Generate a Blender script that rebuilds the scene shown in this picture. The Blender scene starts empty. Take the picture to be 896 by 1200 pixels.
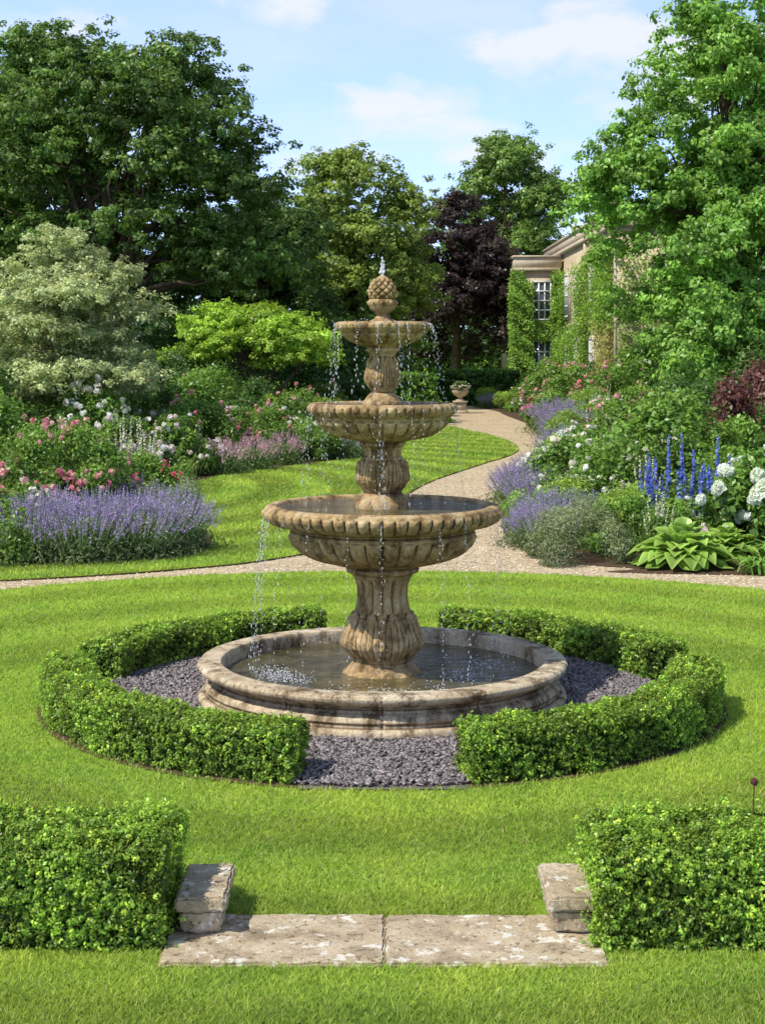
import bpy, math, numpy as np
from mathutils import Vector
rng=np.random.default_rng(7)
R=math.radians
scene=bpy.context.scene
scene.view_settings.view_transform='Standard';scene.view_settings.look='None';scene.view_settings.exposure=0;scene.view_settings.gamma=1
col=scene.collection

# ------------------------------------------------------------ helpers
def nrm(a): return a/np.maximum(np.linalg.norm(a,axis=-1,keepdims=True),1e-9)
def rdir(n): return nrm(rng.normal(size=(n,3)))

class Geo:
    def __init__(s): s.V=[];s.L=[];s.S=[];s.C=[];s.M=[];s.n=0
    def add(s,V,F,C=(1,1,1),m=0):
        V=np.asarray(V,float);F=np.asarray(F,int)
        s.V.append(V);s.L.append((F+s.n).ravel());s.S.append(np.full(len(F),F.shape[1]));s.M.append(np.full(len(F),m))
        C=np.asarray(C,float)
        if C.ndim==1: C=np.tile(C,(len(V),1))
        s.C.append(C);s.n+=len(V)
    def mesh(s,name,mats,smooth=False):
        V=np.concatenate(s.V);L=np.concatenate(s.L);S=np.concatenate(s.S);C=np.concatenate(s.C);M=np.concatenate(s.M)
        me=bpy.data.meshes.new(name)
        me.vertices.add(len(V));me.vertices.foreach_set('co',V.astype(np.float32).ravel())
        me.loops.add(len(L));me.loops.foreach_set('vertex_index',L.astype(np.int32))
        me.polygons.add(len(S));st=np.concatenate([[0],np.cumsum(S)[:-1]])
        me.polygons.foreach_set('loop_start',st.astype(np.int32))
        try: me.polygons.foreach_set('loop_total',S.astype(np.int32))
        except Exception: pass
        me.polygons.foreach_set('material_index',M.astype(np.int32))
        me.update(calc_edges=True)
        a=me.color_attributes.new('Col','FLOAT_COLOR','POINT')
        a.data.foreach_set('color',np.hstack([C,np.ones((len(C),1))]).astype(np.float32).ravel())
        if smooth: me.polygons.foreach_set('use_smooth',np.ones(len(S),bool))
        for m in mats: me.materials.append(m)
        me.validate()
        return me

def obj(name,me,parent=None,loc=None):
    o=bpy.data.objects.new(name,me);col.objects.link(o)
    if parent: o.parent=parent
    if loc is not None: o.location=loc
    return o
def empty(name,loc=(0,0,0)):
    o=bpy.data.objects.new(name,None);col.objects.link(o);o.location=loc;o.empty_display_size=.3;return o

def leaf_geo(P,N,size,aspect=.55,spread=.7,fold=.12):
    n=len(P);N=nrm(N+spread*rng.normal(size=(n,3)))
    T=nrm(np.cross(N,rng.normal(size=(n,3))));B=np.cross(N,T)
    s=(np.ones(n)*size)[:,None]
    V=np.stack([P-T*s*.5,P+B*s*aspect*.5+N*fold*s,P+T*s*.5,P-B*s*aspect*.5+N*fold*s],1).reshape(-1,3)
    return V,np.arange(n*4).reshape(-1,4)
def add_leaves(g,P,N,size,C,m=0,**k):
    V,F=leaf_geo(P,N,size,**k);g.add(V,F,np.repeat(C,4,0),m)
def pal(n,a,b,var=.18):
    t=rng.random((n,1));c=np.array(a)*(1-t)+np.array(b)*t
    return c*(1+var*rng.normal(size=(n,1))).clip(.4,1.8)

def tube(g,pts,rad,m=0,seg=8,C=(1,1,1)):
    pts=np.array(pts,float);n=len(pts)
    T=nrm(np.gradient(pts,axis=0));up=np.array([0.31,.95,.05])
    A=nrm(np.cross(T,up));B=np.cross(T,A)
    th=np.linspace(0,2*np.pi,seg,endpoint=False)
    V=(pts[:,None]+(A[:,None]*np.cos(th)[None,:,None]+B[:,None]*np.sin(th)[None,:,None])*np.array(rad)[:,None,None]).reshape(-1,3)
    i=np.arange(n-1)[:,None]*seg;j=np.arange(seg)[None];k=(j+1)%seg
    F=np.stack([i+j,i+k,i+seg+k,i+seg+j],-1).reshape(-1,4)
    g.add(V,F,C,m)

_bx=np.array([[0,3,2,1],[4,5,6,7],[0,1,5,4],[1,2,6,5],[2,3,7,6],[3,0,4,7]])
def boxg(g,x0,x1,y0,y1,z0,z1,m=0,C=(1,1,1)):
    V=[(x0,y0,z0),(x1,y0,z0),(x1,y1,z0),(x0,y1,z0),(x0,y0,z1),(x1,y0,z1),(x1,y1,z1),(x0,y1,z1)]
    g.add(V,_bx,C,m)

# ------------------------------------------------------------ materials
def newmat(name):
    m=bpy.data.materials.new(name);m.use_nodes=True
    nt=m.node_tree;nt.nodes.clear();return m,nt,nt.nodes,nt.links
def foliage_mat(name,trans=.35,rough=.5,gloss=.05,gain=1.0,sat=.98):
    m,nt,N,L=newmat(name)
    o=N.new('ShaderNodeOutputMaterial');a=N.new('ShaderNodeAttribute');a.attribute_name='Col'
    p=N.new('ShaderNodeBsdfDiffuse');t=N.new('ShaderNodeBsdfTranslucent');mx=N.new('ShaderNodeMixShader');mx.inputs[0].default_value=trans
    h0=N.new('ShaderNodeHueSaturation');h0.inputs['Value'].default_value=gain;h0.inputs['Saturation'].default_value=sat
    hs=N.new('ShaderNodeHueSaturation');hs.inputs['Value'].default_value=1.25*gain;hs.inputs['Hue'].default_value=.488;hs.inputs['Saturation'].default_value=sat
    L.new(a.outputs['Color'],h0.inputs['Color']);L.new(h0.outputs[0],p.inputs['Color'])
    L.new(a.outputs['Color'],hs.inputs['Color']);L.new(hs.outputs[0],t.inputs['Color'])
    L.new(p.outputs[0],mx.inputs[1]);L.new(t.outputs[0],mx.inputs[2])
    if gloss:
        gl=N.new('ShaderNodeBsdfGlossy');gl.inputs['Roughness'].default_value=rough;gl.inputs['Color'].default_value=(1,1,.95,1)
        m2=N.new('ShaderNodeMixShader');m2.inputs[0].default_value=gloss;L.new(mx.outputs[0],m2.inputs[1]);L.new(gl.outputs[0],m2.inputs[2]);L.new(m2.outputs[0],o.inputs[0])
    else: L.new(mx.outputs[0],o.inputs[0])
    return m
def ramp(N,stops):
    r=N.new('ShaderNodeValToRGB');e=r.color_ramp.elements
    while len(e)<len(stops): e.new(.5)
    for q,(p,c) in zip(e,stops): q.position=p;q.color=(*c,1)
    return r
def noise(N,L,vec,scale,detail=6,rough=.6,dist=0):
    n=N.new('ShaderNodeTexNoise');n.inputs['Scale'].default_value=scale;n.inputs['Detail'].default_value=detail
    n.inputs['Roughness'].default_value=rough;n.inputs['Distortion'].default_value=dist
    L.new(vec,n.inputs['Vector']);return n
def mixc(N,L,mode,f,a,b):
    x=N.new('ShaderNodeMix');x.data_type='RGBA';x.blend_type=mode
    for s,v in ((0,f),(6,a),(7,b)):
        if hasattr(v,'is_linked'): L.new(v,x.inputs[s])
        elif s==0: x.inputs[0].default_value=v
        else: x.inputs[s].default_value=(*v,1)
    return x.outputs[2]
def mathn(N,L,op,a,b=None,c=None,clamp=False):
    x=N.new('ShaderNodeMath');x.operation=op;x.use_clamp=clamp
    for i,v in enumerate((a,b,c)):
        if v is None: continue
        if hasattr(v,'is_linked'): L.new(v,x.inputs[i])
        else: x.inputs[i].default_value=v
    return x.outputs[0]
K_STONE=.80
def stone_mat(name,base,dark,light,scale=3,bump=.4,lichen=.0,rough=.85,streak=0,crease=.8,lcol=(.58,.54,.42),lsc=4.5,lth=.57,specks=0):
    base,dark,light,lcol=[tuple(x*K_STONE for x in c) for c in (base,dark,light,lcol)]
    m,nt,N,L=newmat(name)
    o=N.new('ShaderNodeOutputMaterial');p=N.new('ShaderNodeBsdfPrincipled');p.inputs['Roughness'].default_value=rough
    p.inputs['Specular IOR Level'].default_value=.2
    tc=N.new('ShaderNodeTexCoord').outputs['Object']
    n1=noise(N,L,tc,scale,8,.65,.4);r1=ramp(N,[(.34,dark),(.5,base),(.68,light)]);L.new(n1.outputs['Fac'],r1.inputs[0])
    c=r1.outputs[0]
    if streak:
        mp=N.new('ShaderNodeMapping');mp.inputs['Scale'].default_value=(1,1,.35);L.new(tc,mp.inputs[0])
        n2=noise(N,L,mp.outputs[0],scale*2.2,8,.74);r2=ramp(N,[(.48,(1,1,1)),(.60,(.22,.175,.12))]);L.new(n2.outputs['Fac'],r2.inputs[0])
        c=mixc(N,L,'MULTIPLY',streak,c,r2.outputs[0])
    n3=noise(N,L,tc,scale*22,4,.7);r3=ramp(N,[(.3,(.62,.60,.57)),(.7,(1.28,1.28,1.28))]);L.new(n3.outputs['Fac'],r3.inputs[0])
    c=mixc(N,L,'MULTIPLY',1.,c,r3.outputs[0])
    if specks:
        n7=noise(N,L,tc,scale*7,5,.65);r7=ramp(N,[(.57,(1,1,1)),(.63,(.38,.33,.27))]);L.new(n7.outputs['Fac'],r7.inputs[0])
        c=mixc(N,L,'MULTIPLY',specks,c,r7.outputs[0])
    if lichen:
        n4=noise(N,L,tc,scale*lsc,5,.6);r4=ramp(N,[(lth,(0,0,0)),(lth+.05,(1,1,1))]);L.new(n4.outputs['Fac'],r4.inputs[0])
        f=mathn(N,L,'MULTIPLY',r4.outputs[0],lichen)
        c=mixc(N,L,'MIX',f,c,lcol)
    if crease:
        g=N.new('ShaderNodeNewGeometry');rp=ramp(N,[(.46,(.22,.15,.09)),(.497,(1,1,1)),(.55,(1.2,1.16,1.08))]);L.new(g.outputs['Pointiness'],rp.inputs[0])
        c=mixc(N,L,'MULTIPLY',crease,c,rp.outputs[0])  # darkens creases and lightens raised edges by mesh pointiness
    L.new(c,p.inputs['Base Color'])
    b=N.new('ShaderNodeBump');b.inputs['Strength'].default_value=bump;b.inputs['Distance'].default_value=.02
    nb=noise(N,L,tc,scale*9,8,.7);L.new(nb.outputs['Fac'],b.inputs['Height']);L.new(b.outputs[0],p.inputs['Normal'])
    L.new(p.outputs[0],o.inputs[0]);return m
def simple(name,c,rough=.7,spec=.3):
    m,nt,N,L=newmat(name);o=N.new('ShaderNodeOutputMaterial');p=N.new('ShaderNodeBsdfPrincipled')
    tc=N.new('ShaderNodeTexCoord').outputs['Object'];n=noise(N,L,tc,12,5)
    r=ramp(N,[(.3,tuple(x*.75 for x in c)),(.7,tuple(x*1.2 for x in c))]);L.new(n.outputs['Fac'],r.inputs[0]);L.new(r.outputs[0],p.inputs['Base Color'])
    p.inputs['Roughness'].default_value=rough;p.inputs['Specular IOR Level'].default_value=spec
    L.new(p.outputs[0],o.inputs[0]);return m

LEAF=foliage_mat('leaf',.38,.42,.025,2.2,.96);PETAL=foliage_mat('petal',.3,.6,0,.98,.97);GRASSB=foliage_mat('grass_blade',.42,.5,0,1.62,.95)
BARK=stone_mat('bark',(.10,.07,.045),(.04,.03,.02),(.17,.13,.09),4,.8)
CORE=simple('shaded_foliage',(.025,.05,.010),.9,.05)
SOIL=simple('soil',(.09,.058,.034),.95,.1)

def vcolmat(name,rough=.8):
    m,nt,N,L=newmat(name);o=N.new('ShaderNodeOutputMaterial');p=N.new('ShaderNodeBsdfPrincipled')
    a=N.new('ShaderNodeAttribute');a.attribute_name='Col';L.new(a.outputs['Color'],p.inputs['Base Color']);p.inputs['Roughness'].default_value=rough
    L.new(p.outputs[0],o.inputs[0]);return m

def lawn_mat(name,cx,cy,width,amt):
    m,nt,N,L=newmat(name);o=N.new('ShaderNodeOutputMaterial');p=N.new('ShaderNodeBsdfDiffuse')
    tc=N.new('ShaderNodeTexCoord').outputs['Object']
    n1=noise(N,L,tc,70,5,.75);r1=ramp(N,[(.3,(.10,.18,.016)),(.5,(.22,.345,.036)),(.72,(.37,.48,.07))]);L.new(n1.outputs['Fac'],r1.inputs[0])
    n2=noise(N,L,tc,1.3,5,.6);r2=ramp(N,[(.3,(.82,.86,.85)),(.7,(1.18,1.08,1.1))]);L.new(n2.outputs['Fac'],r2.inputs[0])
    c=mixc(N,L,'MULTIPLY',1,r1.outputs[0],r2.outputs[0])
    s=N.new('ShaderNodeVectorMath');s.operation='SUBTRACT';L.new(tc,s.inputs[0]);s.inputs[1].default_value=(cx,cy,0)
    l=N.new('ShaderNodeVectorMath');l.operation='LENGTH';L.new(s.outputs[0],l.inputs[0])
    q=mathn(N,L,'SINE',mathn(N,L,'MULTIPLY',l.outputs['Value'],2*math.pi/width))
    r3=ramp(N,[(.35,(1-amt,)*3),(.65,(1+amt,)*3)]);L.new(mathn(N,L,'MULTIPLY_ADD',q,.5,.5),r3.inputs[0])
    c=mixc(N,L,'MULTIPLY',1,c,r3.outputs[0]);L.new(c,p.inputs['Color'])
    b=N.new('ShaderNodeBump');b.inputs['Strength'].default_value=.5;b.inputs['Distance'].default_value=.02
    L.new(n1.outputs['Fac'],b.inputs['Height']);L.new(b.outputs[0],p.inputs['Normal'])
    L.new(p.outputs[0],o.inputs[0]);return m

GRAVEL,nt,N,L=newmat('gravel')
o=N.new('ShaderNodeOutputMaterial');p=N.new('ShaderNodeBsdfPrincipled');p.inputs['Roughness'].default_value=.95;p.inputs['Specular IOR Level'].default_value=.1
tc=N.new('ShaderNodeTexCoord').outputs['Object']
v=N.new('ShaderNodeTexVoronoi');v.inputs['Scale'].default_value=24;L.new(tc,v.inputs['Vector'])
r1=ramp(N,[(0,(.28,.19,.10)),(.3,(.50,.39,.245)),(.7,(.60,.49,.325)),(1,(.70,.61,.46))]);L.new(v.outputs['Color'],r1.inputs[0])
n2=noise(N,L,tc,1.0,6,.65);r2=ramp(N,[(.3,(.84,.81,.76)),(.7,(1.08,1.08,1.08))]);L.new(n2.outputs['Fac'],r2.inputs[0])
c=mixc(N,L,'MULTIPLY',1,r1.outputs[0],r2.outputs[0])
n5=noise(N,L,tc,11,6,.8);r5=ramp(N,[(.35,(.70,.66,.60)),(.65,(1.12,1.12,1.12))]);L.new(n5.outputs['Fac'],r5.inputs[0])
c=mixc(N,L,'MULTIPLY',1,c,r5.outputs[0]);L.new(c,p.inputs['Base Color'])
b=N.new('ShaderNodeBump');b.inputs['Strength'].default_value=.8;b.inputs['Distance'].default_value=.02;L.new(v.outputs['Distance'],b.inputs['Height']);L.new(b.outputs[0],p.inputs['Normal'])
L.new(p.outputs[0],o.inputs[0])

def water_mat(name,base,bumps,scale):
    m,nt,N,L=newmat(name);o=N.new('ShaderNodeOutputMaterial');p=N.new('ShaderNodeBsdfPrincipled')
    p.inputs['Roughness'].default_value=.03;p.inputs['IOR'].default_value=1.33;p.inputs['Specular IOR Level'].default_value=.6
    tc=N.new('ShaderNodeTexCoord').outputs['Object']
    n1=noise(N,L,tc,scale*.35,4,.6);r1=ramp(N,[(.35,tuple(x*.5 for x in base)),(.7,tuple(x*1.6 for x in base))]);L.new(n1.outputs['Fac'],r1.inputs[0]);L.new(r1.outputs[0],p.inputs['Base Color'])
    n=noise(N,L,tc,scale,4,.6,1.2);b=N.new('ShaderNodeBump');b.inputs['Strength'].default_value=bumps;b.inputs['Distance'].default_value=.045
    L.new(n.outputs['Fac'],b.inputs['Height']);L.new(b.outputs[0],p.inputs['Normal']);L.new(p.outputs[0],o.inputs[0]);return m
WATER=water_mat('water',(.09,.075,.03),1.0,12)
DROP,nt,N,L=newmat('water_drop');o=N.new('ShaderNodeOutputMaterial');p=N.new('ShaderNodeBsdfPrincipled')
p.inputs['Base Color'].default_value=(.9,.92,.94,1);p.inputs['Roughness'].default_value=.12;p.inputs['IOR'].default_value=1.33;p.inputs['Transmission Weight'].default_value=.4
L.new(p.outputs[0],o.inputs[0])

# ------------------------------------------------------------ camera / sun / sky
cd=bpy.data.cameras.new('camera');cam=bpy.data.objects.new('camera',cd);col.objects.link(cam)
cam.location=(0,0,2.4);cam.rotation_euler=(R(90),0,0)
cd.sensor_fit='VERTICAL';cd.sensor_height=36;cd.lens=55.5;cd.shift_y=-.157;cd.clip_end=3000
scene.camera=cam
EL,AZ=53,-124
sd=Vector((math.sin(R(AZ))*math.cos(R(EL)),math.cos(R(AZ))*math.cos(R(EL)),math.sin(R(EL))))
ld=bpy.data.lights.new('sun','SUN');ld.energy=5.0;ld.angle=R(.53);ld.color=(1,.965,.89)
sun=bpy.data.objects.new('sun',ld);col.objects.link(sun);sun.rotation_euler=sd.to_track_quat('Z','Y').to_euler();sun.location=(-20,0,30)
w=bpy.data.worlds.new('World');scene.world=w;w.use_nodes=True;nt=w.node_tree;N=nt.nodes;L=nt.links;N.clear()
wo=N.new('ShaderNodeOutputWorld');bg=N.new('ShaderNodeBackground');bg.inputs[1].default_value=.15
tc=N.new('ShaderNodeTexCoord').outputs['Generated']
mp=N.new('ShaderNodeMapping');mp.inputs['Scale'].default_value=(1,1,2.0);mp.inputs['Location'].default_value=(0,0,.16);L.new(tc,mp.inputs[0])
nm=N.new('ShaderNodeVectorMath');nm.operation='NORMALIZE';L.new(mp.outputs[0],nm.inputs[0])
sk=N.new('ShaderNodeTexSky');sk.sky_type='NISHITA';sk.sun_disc=False;sk.sun_elevation=R(EL);sk.sun_rotation=R(AZ);sk.dust_density=.15;sk.ozone_density=1.4
L.new(nm.outputs[0],sk.inputs[0])
hsv=N.new('ShaderNodeHueSaturation');hsv.inputs['Saturation'].default_value=.94;hsv.inputs['Value'].default_value=3.0;L.new(sk.outputs[0],hsv.inputs['Color'])
sep=N.new('ShaderNodeSeparateXYZ');L.new(tc,sep.inputs[0]);Z=sep.outputs['Z']
low=mathn(N,L,'SUBTRACT',1.0,mathn(N,L,'MULTIPLY_ADD',Z,3.3,-.85,True),None,True)   # 1 low in the sky, 0 overhead
dark=ramp(N,[(0,(.48,.43,.39)),(1,(.92,.90,1.0))]);L.new(low,dark.inputs[0])
skyc=mixc(N,L,'MULTIPLY',1,hsv.outputs[0],dark.outputs[0])
m2=N.new('ShaderNodeMapping');m2.inputs['Scale'].default_value=(1,1,2.0);m2.inputs['Location'].default_value=(.3,.1,.2);L.new(tc,m2.inputs[0])
n1=noise(N,L,m2.outputs[0],13,9,.58,.2)
tot=mathn(N,L,'MULTIPLY_ADD',n1.outputs['Fac'],4.2,-2.1)
bl=None
for cx,cz,rx,rz,am in ((.145,.188,.085,.024,1.35),(.23,.175,.06,.03,1.2),(.012,.152,.06,.016,1.25),(-.065,.215,.05,.015,1.0),(-.045,.118,.045,.013,.9),(.10,.120,.06,.012,.95),(-.21,.20,.06,.014,.8),(.5,.25,.2,.06,1),(-.6,.3,.25,.07,1)):
    q=N.new('ShaderNodeMapping');q.inputs['Scale'].default_value=(1/rx,0,1/rz);q.inputs['Location'].default_value=(-cx/rx,0,-cz/rz);L.new(tc,q.inputs[0])
    ln=N.new('ShaderNodeVectorMath');ln.operation='LENGTH';L.new(q.outputs[0],ln.inputs[0])
    e=mathn(N,L,'MULTIPLY',mathn(N,L,'EXPONENT',mathn(N,L,'MULTIPLY',mathn(N,L,'POWER',ln.outputs['Value'],2.0),-.7)),am)
    bl=e if bl is None else mathn(N,L,'MAXIMUM',bl,e)
f=mathn(N,L,'MULTIPLY_ADD',mathn(N,L,'ADD',bl,tot),1.1,-.30,True)
n6=noise(N,L,m2.outputs[0],3.5,8,.6,.3);wisp=mathn(N,L,'MULTIPLY',mathn(N,L,'MULTIPLY_ADD',n6.outputs['Fac'],4.0,-1.65,True),.5)
f=mathn(N,L,'MULTIPLY',mathn(N,L,'MAXIMUM',mathn(N,L,'MULTIPLY',f,.88),wisp),low)
cm=mixc(N,L,'MIX',f,skyc,(6.1,6.25,6.5))
L.new(cm,bg.inputs[0]);L.new(bg.outputs[0],wo.inputs[0])

# ------------------------------------------------------------ ground sheets
def sheet(name,pts,z,mat,skirt=0,sm=None):
    g=Geo();n=len(pts);V=[(x,y,z) for x,y in pts];g.add(V,[list(range(n))])
    if skirt:
        Vs=V+[(x,y,z-skirt) for x,y in pts];F=[[i,(i+1)%n,n+(i+1)%n,n+i] for i in range(n)];g.add(Vs,F,(1,1,1),1)
    return obj(name,g.mesh(name,[mat,sm or SOIL]))
def smooth_poly(pts,k=6):
    P=np.array(pts,float);n=len(P);out=[]
    for i in range(n):
        a,b,c,d=P[i-1],P[i],P[(i+1)%n],P[(i+2)%n]
        for t in np.linspace(0,1,k,endpoint=False):
            out.append(.5*((2*b)+(-a+c)*t+(2*a-5*b+4*c-d)*t*t+(-a+3*b-3*c+d)*t**3))
    return [tuple(q) for q in out]
LAWN=lawn_mat('lawn_grass',0,10.9,1.15,.11);LAWN2=lawn_mat('side_lawn_grass',-9,27,1.25,.17);MEADOW=lawn_mat('meadow_grass',0,0,3,.02)
sheet('ground',[(-900,-300),(900,-300),(900,1800),(-900,1800)],0,MEADOW)
path_poly=[(-22,10),(-22,18),(-5,24),(-2,40),(0,52),(3,64),(3.4,74),(4.4,74),(9,60),(7,18),(22,18),(22,10)]
sheet('gravel_path',path_poly,.004,GRAVEL)
C0=np.array([0,10.86]);LC=(0,11.0);LR=6.1
sheet('round_lawn',[(LC[0]+LR*math.cos(a),LC[1]+LR*math.sin(a)) for a in np.linspace(0,2*math.pi,160,endpoint=False)],.02,LAWN,.02)
leftlawn=smooth_poly([(-22,13.5),(-9,14.9),(-3.98,16.4),(-2.07,17.35),(-1.18,18.2),(-.35,19.6),(0,21.5),(.2,24.5),(.8,28.5),(2.0,33),(2.95,36.3),(3.35,39),(3.3,42),(3.0,45),(2.45,48),(1.8,52),(.5,56),(-22,56)])
sheet('side_lawn',leftlawn,.024,LAWN2,.022)
leftbed=smooth_poly([(-20,15.5),(-9,16.6),(-5.5,17.1),(-2.6,17.9),(-2.1,19.3),(-2.6,22),(-3.3,25.5),(-3.5,28),(-2.9,30.5),(-2.0,32.3),(-.5,35.5),(-.5,39),(-1.2,46),(-2,52),(-20,54)])
rightbed=smooth_poly([(20,15.6),(4,16.85),(2.75,17.4),(1.9,18.1),(1.6,20),(1.75,23),(2.3,27),(3.2,32),(4.4,37),(4.9,42),(4.9,47),(4.7,55),(4.6,62),(5.2,73),(20,73)])
sheet('left_border_soil',leftbed,.032,SOIL);sheet('right_border_soil',rightbed,.010,SOIL)

def inpoly(P,poly):
    x,y=P[:,0],P[:,1];ins=np.zeros(len(P),bool);q=np.array(poly);n=len(q)
    for i in range(n):
        x1,y1=q[i];x2,y2=q[(i+1)%n]
        c=((y1>y)!=(y2>y))&(x<(x2-x1)*(y-y1)/(y2-y1+1e-12)+x1);ins^=c
    return ins
def edge_dist(P,poly):
    q=np.array(poly);a=q;b=np.roll(q,-1,0);ab=b-a;t=np.clip(((P[:,None]-a)*ab).sum(-1)/((ab**2).sum(-1)+1e-9),0,1);return np.linalg.norm(P[:,None]-(a+ab*t[...,None]),axis=-1).min(1)
n=60000;P=np.column_stack([(rng.random(n)*2-1)*6.5,1/(1/15.2+(1/34-1/15.2)*rng.random(n))])
P=P[~inpoly(P,leftlawn)&~inpoly(P,rightbed)&(np.hypot(P[:,0]-LC[0],P[:,1]-LC[1])>LR+.02)];n=len(P)
oc=np.array([(1,0,0),(0,1,0),(-1,0,0),(0,-1,0),(0,0,1)],float);of=np.array([[0,1,4],[1,2,4],[2,3,4],[3,0,4]])
sz=.007+.009*rng.random((n,1,1));V=oc[None]*sz*(1+.3*rng.normal(size=(n,5,3)))*[1,1,.6]+np.column_stack([P,np.full(n,.006)])[:,None]
g=Geo();g.add(V.reshape(-1,3),(of[None]+np.arange(n)[:,None,None]*5).reshape(-1,3),np.repeat(pal(n,(.40,.31,.19),(.70,.60,.44),.18).clip(0,.9),5,0))
obj('path_pebbles',g.mesh('path_pebbles',[vcolmat('pebble',.9)]))
def blades(name,P,z,h,wd,cx,cy,width,amt):
    n=len(P);g=Geo()
    th=rng.random(n)*2*np.pi;lean=rng.normal(size=(n,2))*.65
    hh=h*(.5+.9*rng.random(n))
    B=np.column_stack([P,np.full(n,z)]);s=np.column_stack([np.cos(th),np.sin(th),np.zeros(n)])*(wd*(.7+.6*rng.random(n)))[:,None]*.5
    tip=B+np.column_stack([lean[:,0]*hh,lean[:,1]*hh,hh])
    V=np.stack([B-s,B+s,tip],1).reshape(-1,3)
    C=pal(n,(.155,.255,.024),(.34,.425,.060),.18)
    d=np.hypot(P[:,0]-cx,P[:,1]-cy);C*=(1+amt*np.clip(2*np.sin(2*np.pi*d/width),-1,1))[:,None]
    x,y=P[:,0],P[:,1]
    pt=np.sin(x*1.7+np.sin(y*1.3)*1.5)*np.sin(y*2.1+np.sin(x*.9)*2)+.8*np.sin(x*6.1+2*np.sin(y*3.7))*np.sin(y*5.3+2*np.sin(x*4.1))
    C*=(1+.10*pt)[:,None];C[:,0]*=1+.08*pt
    dry=rng.random(n)<.05;C[dry]=np.array([.42,.39,.16])
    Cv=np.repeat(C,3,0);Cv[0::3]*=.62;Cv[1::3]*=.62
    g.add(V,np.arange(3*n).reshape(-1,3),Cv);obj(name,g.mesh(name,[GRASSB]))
def near_pts(n,y0,y1):
    u=rng.random(n);y=1/(1/y0+(1/y1-1/y0)*u)
    x=(rng.random(n)*2-1)*(.27*y+.7);P=np.column_stack([x,y])
    k=np.hypot(x-C0[0],y-C0[1])>2.31
    k&=~((abs(x)<.87)&(y>6.10)&(y<6.62));k&=~((abs(x)>.64)&(abs(x)<1.75)&(y>6.25)&(y<6.84))
    k&=np.hypot(x-LC[0],y-LC[1])<LR+.02
    return P[k]
P=near_pts(540000,5.0,17.2)
hs=.018+.0007*P[:,1];ws=.0036+.00045*P[:,1]
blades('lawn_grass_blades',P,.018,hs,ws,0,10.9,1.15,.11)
P=np.column_stack([rng.random(300000)*10-5.5,1/(1/16.+(1/50-1/16.)*rng.random(300000))])
P=P[inpoly(P,leftlawn)&~inpoly(P,leftbed)]
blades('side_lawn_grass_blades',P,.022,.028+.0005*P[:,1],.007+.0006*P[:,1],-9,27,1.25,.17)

# ------------------------------------------------------------ fountain
S=1/170.3
def dens(prof,k=5):
    P=np.array([(a*S,b*S) for a,b in prof]);out=[];n=len(P)
    for i in range(n-1):
        a=P[max(i-1,0)];b=P[i];c=P[i+1];d=P[min(i+2,n-1)]
        for t in np.linspace(0,1,k,endpoint=False):
            q=.5*((2*b)+(-a+c)*t*.8+(2*a-5*b+4*c-d)*t*t*.8+(-a+3*b-3*c+d)*t**3*.8)
            out.append(.5*q+.5*(b+(c-b)*t))
    out.append(P[-1]);return np.array(out)
def lathe(name,prof,f,mat,parent,seg=288,k=5):
    Q=dens(prof,k);th=np.linspace(0,2*np.pi,seg,endpoint=False)
    r=Q[:,0][:,None]+f(th[None],Q[:,1][:,None],Q[:,0][:,None])+0*th[None]
    V=np.stack([r*np.cos(th),r*np.sin(th),Q[:,1][:,None]+0*r],-1).reshape(-1,3)
    n=len(Q);i=np.arange(n-1)[:,None]*seg;j=np.arange(seg)[None];kk=(j+1)%seg
    F=np.stack([i+j,i+kk,i+seg+kk,i+seg+j],-1).reshape(-1,4)
    g=Geo();g.add(V,F);me=g.mesh(name,[mat],True);return obj(name,me,parent)
def band(z,a,b,s=4):
    a*=S;b*=S;e=s*S
    return np.clip((z-a)/e,0,1)*np.clip((b-z)/e,0,1)
def lob(th,n,p=.6): return np.abs(np.cos(n*th/2))**p
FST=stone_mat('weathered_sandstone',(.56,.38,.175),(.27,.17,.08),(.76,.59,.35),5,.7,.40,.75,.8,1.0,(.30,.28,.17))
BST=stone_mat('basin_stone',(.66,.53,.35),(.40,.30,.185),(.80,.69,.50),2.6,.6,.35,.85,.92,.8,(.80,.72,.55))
ft=empty('stone_fountain',(0,10.86,0))
joints=np.array([.35,1.0,1.75,2.6,3.4,4.17,4.71,5.25,5.9])
def fb(th,z,r):
    d=np.zeros_like(th+z*0)
    for j in joints: d=d-.012*np.exp(-((np.mod(th-j+np.pi,2*np.pi)-np.pi)/.0045)**2)*(r>1.15)
    return d+.003*np.sin(th*13+z*30)*np.sin(th*29)
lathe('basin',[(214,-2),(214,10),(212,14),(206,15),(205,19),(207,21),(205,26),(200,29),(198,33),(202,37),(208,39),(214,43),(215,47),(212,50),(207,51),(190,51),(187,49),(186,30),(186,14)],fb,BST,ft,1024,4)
th=np.linspace(0,2*np.pi,96,endpoint=False)
def disc(name,r,z,mat,parent):
    g=Geo();pts=[(r*math.cos(a),r*math.sin(a),z) for a in th];g.add(pts,[list(range(96))]);return obj(name,g.mesh(name,[mat]),parent)
disc('basin_floor',1.12,.08,BST,ft);disc('basin_water',1.10,.20,WATER,ft)
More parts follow.
